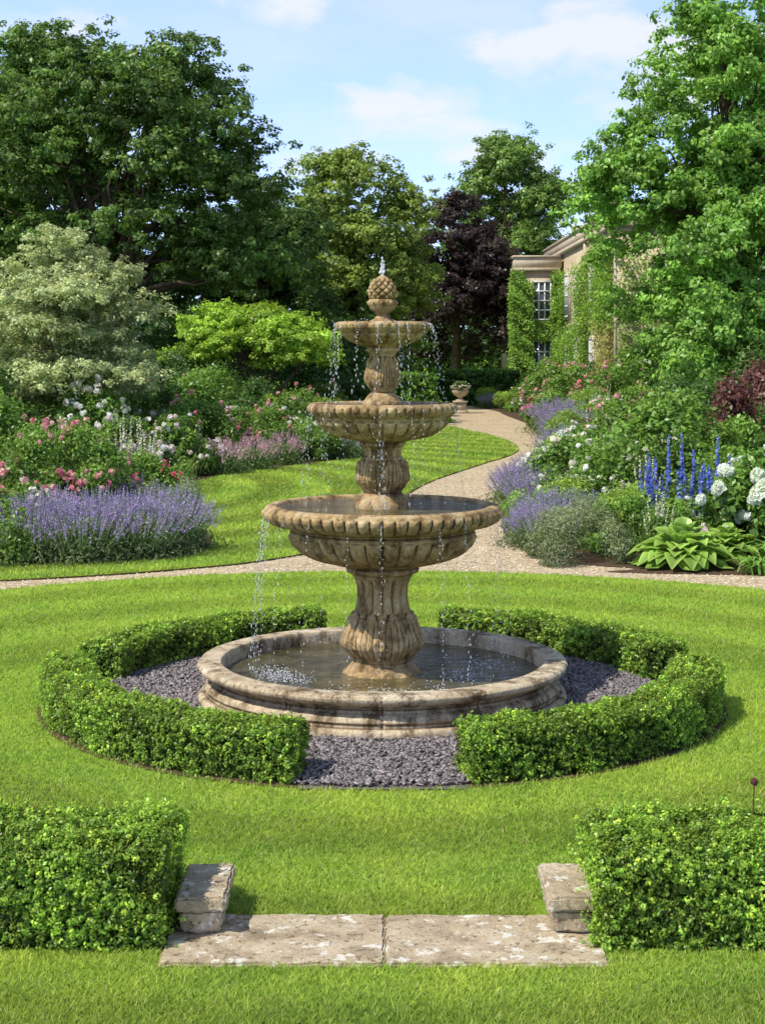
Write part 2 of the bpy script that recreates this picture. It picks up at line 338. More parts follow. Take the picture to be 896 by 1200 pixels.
def acan(th,z,z0,z1,n,A):
    t=np.clip((z/S-z0)/(z1-z0),0,1);k=band(z,z0,z1,4)
    w1=1-.75*t**3;a1=np.clip(1-np.abs(((th*n/(2*np.pi))%1)-.5)*2/w1,0,1)**.5
    t2=np.clip((t-.25)/.75,0,1);w2=1-.7*t2**3;a2=np.clip(1-np.abs(((th*n/(2*np.pi)+.5)%1)-.5)*2/w2,0,1)**.5*(t2>0)*.75
    rib=.3*np.abs(np.cos(n*2.5*th))-.15*np.abs(np.sin(t*10+3*np.abs(np.sin(n*th/2))))
    curl=1.0*np.exp(-((t-.82)/.12)**2)*a1
    return k*A*(np.maximum(a1,a2)+rib*(a1>0.05)+curl-.75)
def fp(th,z,r):
    return -band(z,102,146,6)*.026*(1-lob(th,14,.8))*1.3+acan(th,z,50,106,8,.036)+acan(th,z,22,38,16,.012)
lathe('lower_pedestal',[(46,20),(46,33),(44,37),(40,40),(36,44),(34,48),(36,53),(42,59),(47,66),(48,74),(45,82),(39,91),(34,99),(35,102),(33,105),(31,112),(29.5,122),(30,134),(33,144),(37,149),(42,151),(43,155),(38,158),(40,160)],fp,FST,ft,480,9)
def fbowl(n1,a1,z0,z1,n2,a2,z2,z3):
    return lambda th,z,r: band(z,z0,z1,3)*a1*(lob(th,n1,.6)-.6)+band(z,z2,z3,3)*a2*(lob(th,n2,.5)-.6)
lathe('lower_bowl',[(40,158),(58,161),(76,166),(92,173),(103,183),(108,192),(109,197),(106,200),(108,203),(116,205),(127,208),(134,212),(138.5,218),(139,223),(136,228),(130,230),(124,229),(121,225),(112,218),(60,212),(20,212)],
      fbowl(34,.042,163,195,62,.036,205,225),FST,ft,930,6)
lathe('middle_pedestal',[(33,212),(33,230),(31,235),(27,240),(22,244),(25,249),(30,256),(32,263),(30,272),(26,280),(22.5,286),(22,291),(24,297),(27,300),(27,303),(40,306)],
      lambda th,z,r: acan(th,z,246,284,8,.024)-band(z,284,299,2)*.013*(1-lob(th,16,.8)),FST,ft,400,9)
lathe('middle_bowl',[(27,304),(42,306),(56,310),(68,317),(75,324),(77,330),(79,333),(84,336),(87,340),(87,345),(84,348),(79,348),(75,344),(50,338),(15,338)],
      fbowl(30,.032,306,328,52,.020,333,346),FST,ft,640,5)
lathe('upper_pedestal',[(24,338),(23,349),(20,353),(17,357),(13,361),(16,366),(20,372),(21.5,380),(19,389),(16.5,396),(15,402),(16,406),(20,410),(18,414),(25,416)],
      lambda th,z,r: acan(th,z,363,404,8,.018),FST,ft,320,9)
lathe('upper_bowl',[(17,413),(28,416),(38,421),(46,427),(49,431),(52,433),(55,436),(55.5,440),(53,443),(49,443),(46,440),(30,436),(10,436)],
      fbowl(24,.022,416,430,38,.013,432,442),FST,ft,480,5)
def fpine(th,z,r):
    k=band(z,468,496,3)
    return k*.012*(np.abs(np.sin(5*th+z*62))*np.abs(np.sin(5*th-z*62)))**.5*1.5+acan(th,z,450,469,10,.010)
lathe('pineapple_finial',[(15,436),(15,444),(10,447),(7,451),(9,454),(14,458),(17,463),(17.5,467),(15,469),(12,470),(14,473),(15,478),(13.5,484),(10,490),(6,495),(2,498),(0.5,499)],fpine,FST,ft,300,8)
disc('lower_bowl_water',.725,226*S,WATER,ft);disc('middle_bowl_water',.45,345.5*S,WATER,ft);disc('upper_bowl_water',.27,441.3*S,WATER,ft)
OC=np.array([(1,0,0),(0,1,0),(-1,0,0),(0,-1,0),(0,0,1),(0,0,-1)],float);OF=np.array([[0,1,4],[1,2,4],[2,3,4],[3,0,4],[1,0,5],[2,1,5],[3,2,5],[0,3,5]])
dg=Geo()
def drop(p,r,l): dg.add(OC*np.array([r,r,l])+p,OF)
def stream(a,r0,z0,z1,n,v=.25,r=.0026):
    d=np.array([math.cos(a),math.sin(a)]);T=math.sqrt(max(0.02,2*(z0-z1)/9.8))
    for i in range(n):
        t=T*(i+rng.random())/n;rad=r0+v*t;z=z0-4.9*t*t
        j=rng.normal(size=2)*(.002+.012*t/T)
        s=r*(.5+.8*rng.random());drop(np.array([d[0]*rad+j[0],d[1]*rad+j[1],z]),s,s*(1.5+5*t/T*rng.random()+1))
zu,zm,zl,zb=441*S,346*S,226*S,.20
for a in np.linspace(0,2*np.pi,20,endpoint=False): stream(a+rng.normal()*.14,.325,zu,zm,rng.integers(16,50),.08+.25*rng.random(),.0026)
for a in np.linspace(0.2,2*np.pi+.2,26,endpoint=False): stream(a+rng.normal()*.12,.505,zm,zl,rng.integers(12,42),.06+.15*rng.random(),.0024)
for a in (-1.58,-1.1,-2.2,-.5,3.45,2.9,2.1,1.,.3,-2.75,-.15,-1.85,-.85,-2.5,-.32,2.5,.65): stream(a,.80,zl-.03,zb,rng.integers(24,75),.06+.2*rng.random(),.0025)
stream(3.35,.80,zl-.02,zb,130,.22,.0032)
for k in range(4): stream(-1.62+.03*k,.3,zm-.02,zl,26,.05,.003)
for i in range(50):
    p=rng.normal(size=3)*[.007,.007,.022]+[0,0,499*S+.03];drop(p,.008,.015)
for k in range(60):
    q=rng.normal(size=3)*[.1,.1,.018];drop(np.array([0,0,zu+.01])+q*[1.2,1.2,1],.003,.005)
for (cx,cy,n,s) in ((-.62,-.3,190,.09),(-.75,-.1,120,.08),(.55,-.25,80,.08),(0,-.80,90,.07),(.7,.2,60,.08),(-.3,-.75,60,.07),(.35,-.72,60,.06),(-.1,-.9,50,.1)):
    for i in range(n):
        q=rng.normal(size=2)*s;drop(np.array([cx+q[0],cy+q[1],zb+abs(rng.normal())*.022]),.0035+.003*rng.random(),.0045)
obj('falling_water_drops',dg.mesh('falling_water_drops',[DROP]),ft)

# ------------------------------------------------------------ slate chippings
circ=lambda r:[(C0[0]+r*math.cos(a),C0[1]+r*math.sin(a)) for a in np.linspace(0,2*math.pi,120,endpoint=False)]
sheet('hedge_soil',circ(2.32),.026,SOIL)
sheet('slate_bed',circ(1.95),.030,simple('slate_dust',(.12,.10,.095)))
sheet('slate_bed_gap',[(-.46,8.55),(.46,8.55),(.46,9.2),(-.46,9.2)],.028,bpy.data.materials['slate_dust'])
g=Geo();n=34000;rr=np.sqrt(rng.random(n)*(2.27**2-1.24**2)+1.24**2);aa=rng.random(n)*2*np.pi
kp=(rr<1.97)|((np.abs(rr*np.cos(aa))<.5)&(np.sin(aa)<0));rr=rr[kp];aa=aa[kp];n=len(rr)
cube=np.array([(-1,-1,-1),(1,-1,-1),(1,1,-1),(-1,1,-1),(-1,-1,1),(1,-1,1),(1,1,1),(-1,1,1)],float)
V=cube[None]*(1+.35*rng.normal(size=(n,8,3)))*np.stack([.006+.009*rng.random(n),.005+.006*rng.random(n),.0025+.003*rng.random(n)],-1)[:,None]
ax=nrm(rng.normal(size=(n,3))*[.45,.45,0]+[0,0,1]);an=rng.random(n)*6.28
X=nrm(np.cross(ax,np.column_stack([np.cos(an),np.sin(an),0*an])));Y=np.cross(ax,X)
V=V[:,:,0:1]*X[:,None]+V[:,:,1:2]*Y[:,None]+V[:,:,2:3]*ax[:,None]
V=V+np.column_stack([rr*np.cos(aa)+C0[0],rr*np.sin(aa)+C0[1],.036+.012*rng.random(n)])[:,None]
F=(_bx[None]+np.arange(n)[:,None,None]*8).reshape(-1,4);cc=pal(n,(.13,.11,.105),(.30,.255,.245),.3)
g.add(V.reshape(-1,3),F,np.repeat(cc,8,0));obj('slate_gravel',g.mesh('slate_gravel',[vcolmat('slate',.6)]))

# ------------------------------------------------------------ clipped hedges
def hedge(name,pts,width,height,nleaf,size,a,b,z0=0.02,sprig=.03,jit=.02):
    P=np.array(pts,float);T=nrm(np.gradient(P,axis=0));Nn=np.column_stack([T[:,1],-T[:,0]])
    seg=np.linalg.norm(np.diff(P,axis=0),axis=1);cum=np.concatenate([[0],np.cumsum(seg)]);LEN=cum[-1]
    hw=width/2
    g=Geo();q=.05 if height<.6 else .1;prof=[(-hw+q,0),(-hw+q,height-q*1.3),(-hw+q*1.6,height-q),(hw-q*1.6,height-q),(hw-q,height-q*1.3),(hw-q,0)]
    ti=np.linspace(q,LEN-q,max(4,len(P)));cx=np.stack([np.interp(ti,cum,P[:,i]) for i in (0,1)],1);nx=np.stack([np.interp(ti,cum,Nn[:,i]) for i in(0,1)],1)
    m=len(prof);V=np.array([[*(cx[i]+nx[i]*u),z0+z] for i in range(len(ti)) for u,z in prof])
    F=[[i*m+j,i*m+j+1,(i+1)*m+j+1,(i+1)*m+j] for i in range(len(ti)-1) for j in range(m-1)]
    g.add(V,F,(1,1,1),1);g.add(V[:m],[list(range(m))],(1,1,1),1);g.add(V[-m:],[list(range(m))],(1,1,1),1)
    per_t=9;ns=nleaf//per_t
    per=[height*LEN,width*LEN,height*LEN,width*height,width*height];pr=np.array(per)/sum(per)
    f=rng.choice(5,ns,p=pr);s=rng.random(ns)*LEN;u=(rng.random(ns)*2-1)*hw;z=rng.random(ns)**.9*height
    nu=np.zeros(ns);nz=np.zeros(ns);nt_=np.zeros(ns)
    u=np.where(f==0,-hw,u);nu=np.where(f==0,-1,nu);u=np.where(f==2,hw,u);nu=np.where(f==2,1,nu)
    z=np.where(f==1,height,z);nz=np.where(f==1,1,nz)
    s=np.where(f==3,0,s);nt_=np.where(f==3,-1,nt_);s=np.where(f==4,LEN,s);nt_=np.where(f==4,1,nt_)
    k=hw*.35;over=np.clip((abs(u)-(hw-k))/k,0,1)*np.clip((z-(height-k))/k,0,1)
    z=z-over*k*.35;u=u*(1-over*.06)
    lump=(np.sin(s*9+u*7)+np.sin(s*17+z*23+1)+np.sin(u*31+s*5+z*11))*jit*.5
    dep=-np.abs(rng.normal(size=ns))*jit*1.4+lump+(rng.random(ns)<.07)*rng.random(ns)*sprig
    px=np.stack([np.interp(s,cum,P[:,i]) for i in(0,1)],1);nn=np.stack([np.interp(s,cum,Nn[:,i]) for i in(0,1)],1);tt=np.stack([np.interp(s,cum,T[:,i]) for i in(0,1)],1)
    W=px+nn*(u+nu*dep)[:,None]+tt*(nt_*dep)[:,None]
    pos=np.column_stack([W,z0+np.maximum(z+nz*dep,.0)])
    N3=nrm(np.column_stack([nn*nu[:,None]+tt*nt_[:,None],nz+.25])+.35*rng.normal(size=(ns,3)))
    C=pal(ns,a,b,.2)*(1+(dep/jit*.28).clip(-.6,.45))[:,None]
    yng=rng.random(ns)<.17;C[yng]=C[yng]*[1.6,1.35,1.2]
    PP=np.repeat(pos,per_t,0);NN=np.repeat(N3,per_t,0);CC=np.repeat(C,per_t,0);tq=np.tile(np.linspace(-1,1,per_t),ns)
    rd=rdir(len(PP));rd=nrm(rd-NN*(rd*NN).sum(1,keepdims=True))
    pos2=PP+NN*(tq*size*.9)[:,None]+rd*size*(.55-.2*tq)[:,None]
    pos2[:,2]=np.maximum(pos2[:,2],.022)
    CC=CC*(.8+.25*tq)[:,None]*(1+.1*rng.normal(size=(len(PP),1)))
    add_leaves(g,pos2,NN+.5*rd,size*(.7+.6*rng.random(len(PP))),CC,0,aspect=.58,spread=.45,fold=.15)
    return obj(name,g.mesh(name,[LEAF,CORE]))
def arc(a0,a1,r=2.11,n=50): return [(C0[0]+r*math.cos(R(a)),C0[1]+r*math.sin(R(a))) for a in np.linspace(a0,a1,n)]
BA,BB=(.062,.128,.010),(.175,.26,.022)
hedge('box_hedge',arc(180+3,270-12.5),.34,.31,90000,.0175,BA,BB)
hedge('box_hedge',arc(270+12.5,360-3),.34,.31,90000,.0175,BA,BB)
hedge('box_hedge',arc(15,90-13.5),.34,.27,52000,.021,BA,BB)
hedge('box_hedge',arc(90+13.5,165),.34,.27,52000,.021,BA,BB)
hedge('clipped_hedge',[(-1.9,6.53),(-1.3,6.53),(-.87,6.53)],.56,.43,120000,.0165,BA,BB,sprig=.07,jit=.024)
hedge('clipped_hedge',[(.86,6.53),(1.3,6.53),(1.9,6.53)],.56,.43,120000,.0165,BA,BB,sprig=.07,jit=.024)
YA,YB=(.03,.085,.012),(.07,.16,.02)
hedge('yew_hedge',[(2.3,70),(4.2,70),(6.2,70)],1.2,1.5,12000,.10,YA,YB,jit=.05,sprig=.1)
hedge('yew_hedge',[(-2.2,58),(0,58),(1.9,58)],1.0,1.55,12000,.10,(.06,.14,.012),(.11,.21,.02),jit=.05,sprig=.1)
hedge('yew_hedge',[(-1.8,53),(0,53),(2.2,53)],.9,.6,9000,.09,(.06,.14,.012),(.12,.22,.02),jit=.05,sprig=.1)

# ------------------------------------------------------------ stone threshold slabs and blocks
def bevbox(name,x0,x1,y0,y1,z0,z1,mat,parent=None,bev=.010,rough=.0022,cuts=18):
    import bmesh
    bm=bmesh.new();bmesh.ops.create_cube(bm,size=1)
    for v in bm.verts: v.co=((x0+x1)/2+v.co.x*(x1-x0),(y0+y1)/2+v.co.y*(y1-y0),(z0+z1)/2+v.co.z*(z1-z0))
    bmesh.ops.bevel(bm,geom=bm.edges[:],offset=bev,segments=2,affect='EDGES')
    bmesh.ops.subdivide_edges(bm,edges=[e for e in bm.edges if e.calc_length()>.05],cuts=cuts,use_grid_fill=True)
    for v in bm.verts:
        a=v.co;v.co=a+Vector((math.sin(a.y*41+a.x*13)+math.sin(a.y*97+a.z*50),math.sin(a.x*37+a.z*20)+math.sin(a.x*113+a.z*60)+.7*math.sin(a.x*61),math.sin(a.x*23+a.y*31)+.6*math.sin(a.x*71+a.y*59)))*rough
    me=bpy.data.meshes.new(name);bm.to_mesh(me);bm.free();me.materials.append(mat);return obj(name,me,parent)
SLAB=stone_mat('lichen_paving_stone',(.58,.46,.30),(.34,.26,.165),(.72,.61,.43),6,.45,.85,.95,crease=0,lcol=(.86,.81,.68),lsc=2.6,lth=.57,specks=.95)
st=empty('stone_step');bevbox('slab_a',-.87,.009,6.09,6.63,-.05,.038,SLAB,st);bevbox('slab_b',.013,.88,6.093,6.63,-.05,.036,SLAB,st)
for x0,x1 in((-.82,-.655),(.69,.85)):
    e=empty('stone_block');bevbox('block',x0,x1,6.40,6.80,.042,.13,SLAB,e,.01);bevbox('cap',x0-.02,x1+.02,6.38,6.82,.132,.19,SLAB,e,.01)

# ------------------------------------------------------------ trees
def ragged(lobes,k=3,f=.42):
    out=[tuple(l) for l in lobes]
    for l in lobes:
        for d in rdir(k):
            d[2]=abs(d[2])*.9-.15;ff=f*(.6+.8*rng.random())
            out.append((l[0]+d[0]*l[3]*.95,l[1]+d[1]*l[4]*.95,l[2]+d[2]*l[5]*1.0,l[3]*ff,l[4]*ff,l[5]*ff))
    return out
def crown(g,lobes,nclump,cr,nleaf,size,a,b,m=0,flat=.7,low=-.4,cvar=.16,spread=.55,droop=0,upn=.45,sub=14,rag=.55,subr=1.5):
    lobes=np.array(lobes,float);ar=(lobes[:,3]*lobes[:,4]+lobes[:,3]*lobes[:,5]+lobes[:,4]*lobes[:,5]);li=rng.choice(len(lobes),nclump,p=ar/ar.sum())
    d=rdir(nclump*4);d=d[d[:,2]>low][:nclump];Lb=lobes[li]
    rad=np.where(rng.random(nclump)<.2,.3+.4*rng.random(nclump),.72+.38*rng.random(nclump))
    cc=Lb[:,:3]+d*Lb[:,3:]*rad[:,None]+rng.normal(size=(nclump,3))*cr*.25*[1,1,.6]
    crr=cr*(.4+.9*rng.random(nclump));tint=(1+cvar*rng.normal(size=nclump)).clip(.5,1.6)
    ns=nclump*sub;si=rng.choice(nclump,ns,p=crr**1.6/(crr**1.6).sum())
    off=rng.normal(size=(ns,3))*crr[si][:,None]*rag*[1,1,flat]
    off[:,2]-=droop*np.hypot(off[:,0],off[:,1])
    sc=cc[si]+off;st_=tint[si]*(1+.13*rng.normal(size=ns)).clip(.6,1.5)
    ci=rng.integers(0,ns,nleaf);d2=rdir(nleaf)
    o2=d2*(size*subr*(.3+1.1*rng.random(nleaf)))[:,None]*[1,1,.6]
    P=sc[ci]+o2;Nn=nrm(off)[ci]*.5+d[si][ci]*.35+d2*.6+[0,0,upn]
    C=pal(nleaf,a,b,.13)*st_[ci][:,None]
    add_leaves(g,P,Nn,size*(.65+.7*rng.random(nleaf)),C,m,aspect=.6,spread=spread)
    return cc
def limbs(g,base,top,r,targets,start=.35):
    base=np.array(base,float);top=np.array(top,float);n=9
    pts=[base+(top-base)*t+np.array([math.sin(t*5+base[0]),math.cos(t*4+base[1]),0])*r*.6*t for t in np.linspace(0,1,n)]
    rad=[r*(1.35 if i==0 else 1)*(1-.78*i/(n-1)) for i in range(n)];tube(g,pts,rad,1,10)
    for q in targets:
        q=np.array(q);t=start+(.9-start)*rng.random();k=int(t*(n-1));s=pts[k];v=(q-s)*.85
        pp=[s+v*u+np.array([0,0,.25*np.linalg.norm(v)])*math.sin(u*math.pi)*.25+rng.normal(size=3)*.05*np.linalg.norm(v)*.5*(0<u<1) for u in np.linspace(0,1,6)]
        tube(g,pp,[rad[k]*.45*(1-.9*u) for u in np.linspace(0,1,6)],1,6)
def tree(name,loc,lobes,nclump,cr,nleaf,size,a,b,trunk_r,trunk_top,nl=26,rg=3,**kw):
    e=empty(name,loc);g=Geo();lb=ragged(lobes,rg) if rg else lobes
    cc=crown(g,lb,nclump,cr,nleaf,size,a,b,**kw);obj('crown',g.mesh('crown',[LEAF]),e)
    tg=[l[:3] for l in lobes]+list(cc[rng.choice(len(cc),min(nl,len(cc)),replace=False)])
    h=Geo();limbs(h,(0,0,-.1),trunk_top,trunk_r,tg);me=h.mesh('trunk',[BARK,BARK],True);obj('trunk',me,e);return e
OA,OB=(.030,.066,.010),(.085,.135,.018)
tree('oak_tree',(-8.6,50,0),[(0,0,9.2,3.4,3.6,2.4),(-2.8,-.5,7.6,2.6,3,2.0),(3.2,0,7.6,2.3,3,1.9),(1,-1,5.8,3.0,3,1.4),(-3.5,0,5,2.5,2.5,1.5),(3.9,.5,5.1,2.3,2.5,1.4),(1.6,0,10.4,1.9,2,1.6),(-1.6,0,10.9,1.6,2,1.5)],330,.85,165000,.14,OA,OB,.42,(0,0,10),nl=60)
tree('oak_tree',(-14.5,55,0),[(0,0,9.8,3.6,3.6,2.6),(-1.8,-.5,7.0,3.8,3,2.6),(3.2,0,7.2,2.8,3,2.4),(0,0,4.6,4,3,2)],170,1.0,80000,.18,OA,OB,.45,(0,0,10))
tree('oak_tree',(-5.4,60,0),[(0,0,6.3,2.5,2.6,2.1),(-2,0,4.6,2.6,2.6,2.),(1.6,0,3.6,2.3,2,1.8)],130,.8,60000,.16,(.022,.052,.008),(.058,.10,.015),.3,(0,0,6))
tree('lime_tree',(-1.3,66,0),[(0,0,8.8,1.9,2.2,1.9),(-1.3,0,7,1.8,2.2,1.7),(1.5,0,7,1.7,2.2,1.7),(-1.8,0,5,1.9,2,1.7),(1.8,0,5,1.8,2,1.7),(0,-.8,4.6,2.2,2,1.8),(-.6,0,3.0,2.6,2,1.5)],250,.7,120000,.15,(.060,.105,.012),(.16,.20,.028),.32,(0,0,9))
tree('copper_beech_tree',(3.6,78,0),[(0,0,7.8,1.6,2,2.0),(-1.2,0,5.6,1.8,2,2),(1.3,0,5.8,1.9,2,2.2),(0,-.5,3.4,2.8,2,2.2)],110,.75,52000,.18,(.016,.0095,.009),(.036,.024,.018),.3,(0,0,8))
tree('chestnut_tree',(7.0,88,0),[(0,0,12.2,1.8,2.2,2.0),(-1.2,0,10,2.0,2.2,1.9),(1.7,0,9.6,1.9,2.2,2.1),(.2,-.5,7.6,3.0,2.5,2.1),(0,0,5,3,2.5,2.4)],240,.85,105000,.18,(.05,.095,.012),(.11,.17,.025),.36,(0,0,12))
rl=[(0,0,11.0,1.3,1.5,1.5),(-.5,-.2,9.2,1.8,2,1.4),(.8,0,9.4,1.8,2,1.5),(-1.3,-.3,7.2,2.0,2.2,1.3),(1.3,0,7.4,2.1,2.2,1.5),(-1.6,-.3,6.2,1.8,2.2,1.1),(-1.6,-.3,5.2,1.7,2.2,1.1),(.4,-.8,5.6,2.2,2.4,1.4),(2.2,0,5.6,2.2,2.2,1.5),(-.9,-.8,3.7,2.0,2.2,1.2),(1.6,-.6,3.6,2.4,2.2,1.4),(-.3,-.8,2.2,2.2,2.2,1.1)]
tree('sweetgum_tree',(8.55,39,0),rl,400,.6,205000,.125,(.060,.140,.014),(.14,.235,.028),.3,(0,0,11),nl=50,droop=.35,upn=.6,rag=.5)
tree('lime_tree',(12.5,46,0),[(0,0,9,3,3,3),(0,0,5,3.4,3,3)],100,.9,36000,.2,(.05,.13,.014),(.10,.2,.03),.3,(0,0,8))
lay=[]
for i,(z,r) in enumerate([(4.45,.7),(4.05,1.1),(3.6,1.45),(3.1,1.75),(2.6,1.95),(2.1,2.0),(1.6,1.9)]):
    for k in range(4): a=k*1.57+i*1.1;lay.append((math.cos(a)*r*.5,math.sin(a)*r*.5,z+.2*math.sin(a*3),r*.56,r*.56,.30))
tree('variegated_dogwood_tree',(-6.5,32,0),lay,260,.42,100000,.075,(.12,.165,.05),(.28,.29,.13),.12,(0,0,4.2),rg=1,flat=.32,cvar=.12,spread=.5,upn=.9,low=-.3,rag=.6)
ml=[(0,0,3.35,1.2,1.2,.4),(-1,0,2.9,1.1,1.1,.4),(1.1,0,2.85,1.1,1.1,.4),(-1.4,-.3,2.2,.9,1,.35),(1.3,-.4,2.2,.95,1,.35),(0,-.6,2.6,1.3,1,.4)]
e=tree('japanese_maple_tree',(-3.9,47,0),ml,150,.42,60000,.09,(.10,.18,.010),(.20,.28,.02),.09,(0,0,2.9),rg=2,flat=.38,cvar=.13,upn=.9)
g=Geo()
for k in range(5):
    x=(k-2)*.38;tube(g,[(x*.2,0,0),(x*.7,.1,.9),(x*1.6,0,1.7),(x*2.6,0,2.5)],[.09,.07,.05,.02],0,7)
obj('stems',g.mesh('stems',[BARK],True),e)
for (x,y,h,rx) in ((-2.4,55,3.6,1.6),(-9.5,44,4.0,1.8),(-6.6,52,3.2,2.0),(-.6,62,3.6,1.6)):
    tree('yew_tree',(x,y,0),[(0,0,h*.72,rx*.6,rx*.6,h*.3),(0,0,h*.4,rx,rx*.8,h*.4),(rx*.5,-.2,h*.3,rx*.7,rx*.7,h*.3)],90,.45,26000,.10,(.022,.056,.008),(.05,.095,.015),.14,(0,0,h*.8),nl=5)
g=Geo();lb=[(x,62+rng.normal(),1.6,2.2,1.5,2.2+.8*rng.random()) for x in np.arange(-24,-1,2.2)]+[(x,84+rng.normal(),1.6,2.2,1.5,2.6) for x in np.arange(-1,7,1.8)]
crown(g,lb,260,.9,60000,.19,(.018,.044,.008),(.045,.08,.012),rag=.6)
obj('woodland_undergrowth',g.mesh('woodland_undergrowth',[LEAF]))
g=Geo();lb=[]
for x in np.arange(-60,70,3.6):
    h=8.5 if x<2 else (6.2 if x<16 else 8);h*=.85+.3*rng.random();y=98+rng.normal()*3
    lb+= [(x,y,h*.72,3,3,h*.3),(x+1.5,y-1,h*.35,3.2,3,h*.38)]
crown(g,lb,900,1.5,120000,.33,(.02,.055,.010),(.055,.10,.018))
for x in np.arange(-60,70,4.2): tube(g,[(x,98,0),(x,98,6)],[.3,.1],1,6)
obj('distant_trees',g.mesh('distant_trees',[LEAF,BARK]))

# ------------------------------------------------------------ manor house
WALL=stone_mat('limestone_wall',(.62,.49,.32),(.49,.37,.23),(.70,.58,.41),.8,.2,0,.9,crease=0)
TRIM=stone_mat('limestone_trim',(.66,.55,.39),(.52,.42,.29),(.72,.63,.48),1.2,.2,0,.9,crease=0)
WHITE=simple('white_paint',(.7,.7,.67),.5);SLATE=simple('roof_slate',(.10,.10,.11),.7)
GLASS,nt,N,L=newmat('window_glass');o=N.new('ShaderNodeOutputMaterial');p=N.new('ShaderNodeBsdfPrincipled');p.inputs['Base Color'].default_value=(.07,.08,.09,1);p.inputs['Roughness'].default_value=.08;p.inputs['Specular IOR Level'].default_value=.8;L.new(p.outputs[0],o.inputs[0])
hs_=empty('stone_manor_house')
mats=[WALL,TRIM,WHITE,GLASS,SLATE]
g=Geo();boxg(g,6.3,8.6,75,84,0,6.2,0);boxg(g,8.604,20,58,84,0,7.0,0);obj('walls',g.mesh('walls',mats),hs_)
g=Geo();boxg(g,6.17,8.42,74.86,84.1,6.204,6.36,1);boxg(g,6.27,8.5,74.96,84,6.364,6.85,1);boxg(g,6.2,8.45,74.9,84.1,6.854,6.95,1)
boxg(g,8.46,20.2,57.86,84.2,7.004,7.2,1);boxg(g,8.56,20.1,57.96,84.1,7.204,7.65,1);boxg(g,8.5,20.2,57.9,84.2,7.654,7.76,1)
boxg(g,8.53,8.60,57.93,75,3.45,3.62,1);boxg(g,6.25,8.5,74.93,74.998,3.45,3.62,1)
for y in(58.0,66.5): boxg(g,8.50,8.602,y,y+.5,0,7,1)
for y in(60.5,66,71.5): boxg(g,8.6,9.0,y,y+.4,7.764,8.1,1)
obj('cornice_and_parapet',g.mesh('cornice_and_parapet',mats),hs_)
g=Geo()
g.add([(9.2,59,7.5),(19.5,59,7.5),(19.5,83,7.5),(9.2,83,7.5),(12.5,64,9.0),(16.5,64,9.0),(16.5,79,9.0),(12.5,79,9.0)],[[0,1,5,4],[1,2,6,5],[2,3,7,6],[3,0,4,7],[4,5,6,7]],(1,1,1),4)
for x,y in((9.7,70),(13,66)): boxg(g,x,x+.8,y,y+1.4,7.5,9.3,1);boxg(g,x-.1,x+.9,y-.1,y+1.5,9.304,9.5,1)
obj('roof_and_chimneys',g.mesh('roof_and_chimneys',mats),hs_)
def win_front(g,x,z0,z1,w,y):
    boxg(g,x-w/2-.15,x+w/2+.15,y-.06,y-.004,z0-.15,z1+.15,1);boxg(g,x-w/2,x+w/2,y-.075,y-.064,z0,z1,3)
    for i in range(4): xx=x-w/2+w*i/3;boxg(g,xx-.035,xx+.035,y-.11,y-.079,z0,z1,2)
    for i in range(5): zz=z0+(z1-z0)*i/4;boxg(g,x-w/2-.03,x+w/2+.03,y-.125,y-.112,zz-.035,zz+.035,2)
def win_side(g,y,z0,z1,w,x):
    boxg(g,x-.10,x-.004,y-w/2-.2,y+w/2+.2,z0-.15,z1+.15,1);boxg(g,x-.12,x-.104,y-w/2,y+w/2,z0,z1,3)
    for i in range(4): yy=y-w/2+w*i/3;boxg(g,x-.15,x-.124,yy-.05,yy+.05,z0,z1,2)
    for i in range(5): zz=z0+(z1-z0)*i/4;boxg(g,x-.165,x-.152,y-w/2-.04,y+w/2+.04,zz-.035,zz+.035,2)
g=Geo()
win_front(g,7.55,3.9,5.7,.85,75);win_front(g,7.55,.8,2.9,.85,75)
for y in(60.8,64.2,69.2,72.8): win_side(g,y,4.0,5.9,1.2,8.604);win_side(g,y,.7,2.9,1.2,8.604)
for x in(11,14,17): win_front(g,x,4,5.9,1.2,58);win_front(g,x,.7,2.9,1.2,58)
obj('windows',g.mesh('windows',mats),hs_)
g=Geo()
def ivy(x0,x1,y0,y1,z0,z1,n,nx,ny,a=(.06,.13,.012),b=(.15,.23,.025),t=.25):
    P=np.column_stack([x0+(x1-x0)*rng.random(n),y0+(y1-y0)*rng.random(n),z0+(z1-z0)*rng.random(n)])
    k=np.sin(P[:,2]*3.1+P[:,0]*4+P[:,1]*2)*.5+np.sin(P[:,2]*7+P[:,1]*5+P[:,0]*6)*.5
    tt=t*(.5+.5*k)*rng.random(n)+.04;P+=np.outer(tt,[nx,ny,0]);P+=rng.normal(size=P.shape)*[.06*abs(ny),.06*abs(nx),.12]
    add_leaves(g,P,np.tile([nx,ny,.4],(n,1)),.12,pal(n,a,b,.2)*(1+.25*k)[:,None])
ivy(6.0,7.1,75,75,0,5.6,10000,0,-1,t=.9);ivy(6.1,6.7,75,75,4,6.1,3000,0,-1,t=.6);ivy(8.0,8.6,75,75,0,6.1,6500,0,-1,t=.9);ivy(6.9,8.1,75,75,3,3.7,2500,0,-1,t=.4)
ivy(8.6,8.6,58,63,3.2,6.4,8000,-1,0,t=.8);ivy(8.6,8.6,65.2,67.6,0,6.0,7000,-1,0,t=.9);ivy(8.6,8.6,70,72,0,3.4,3500,-1,0,t=.9);ivy(8.6,8.6,73.5,75,0,5.4,4500,-1,0,t=.7);ivy(8.6,8.6,58,61,0,3.4,4500,-1,0,t=.8,a=(.13,.14,.03),b=(.28,.25,.09));ivy(8.6,14,58,58,0,6,9000,0,-1,t=.6)
obj('ivy',g.mesh('ivy',[LEAF]),hs_)

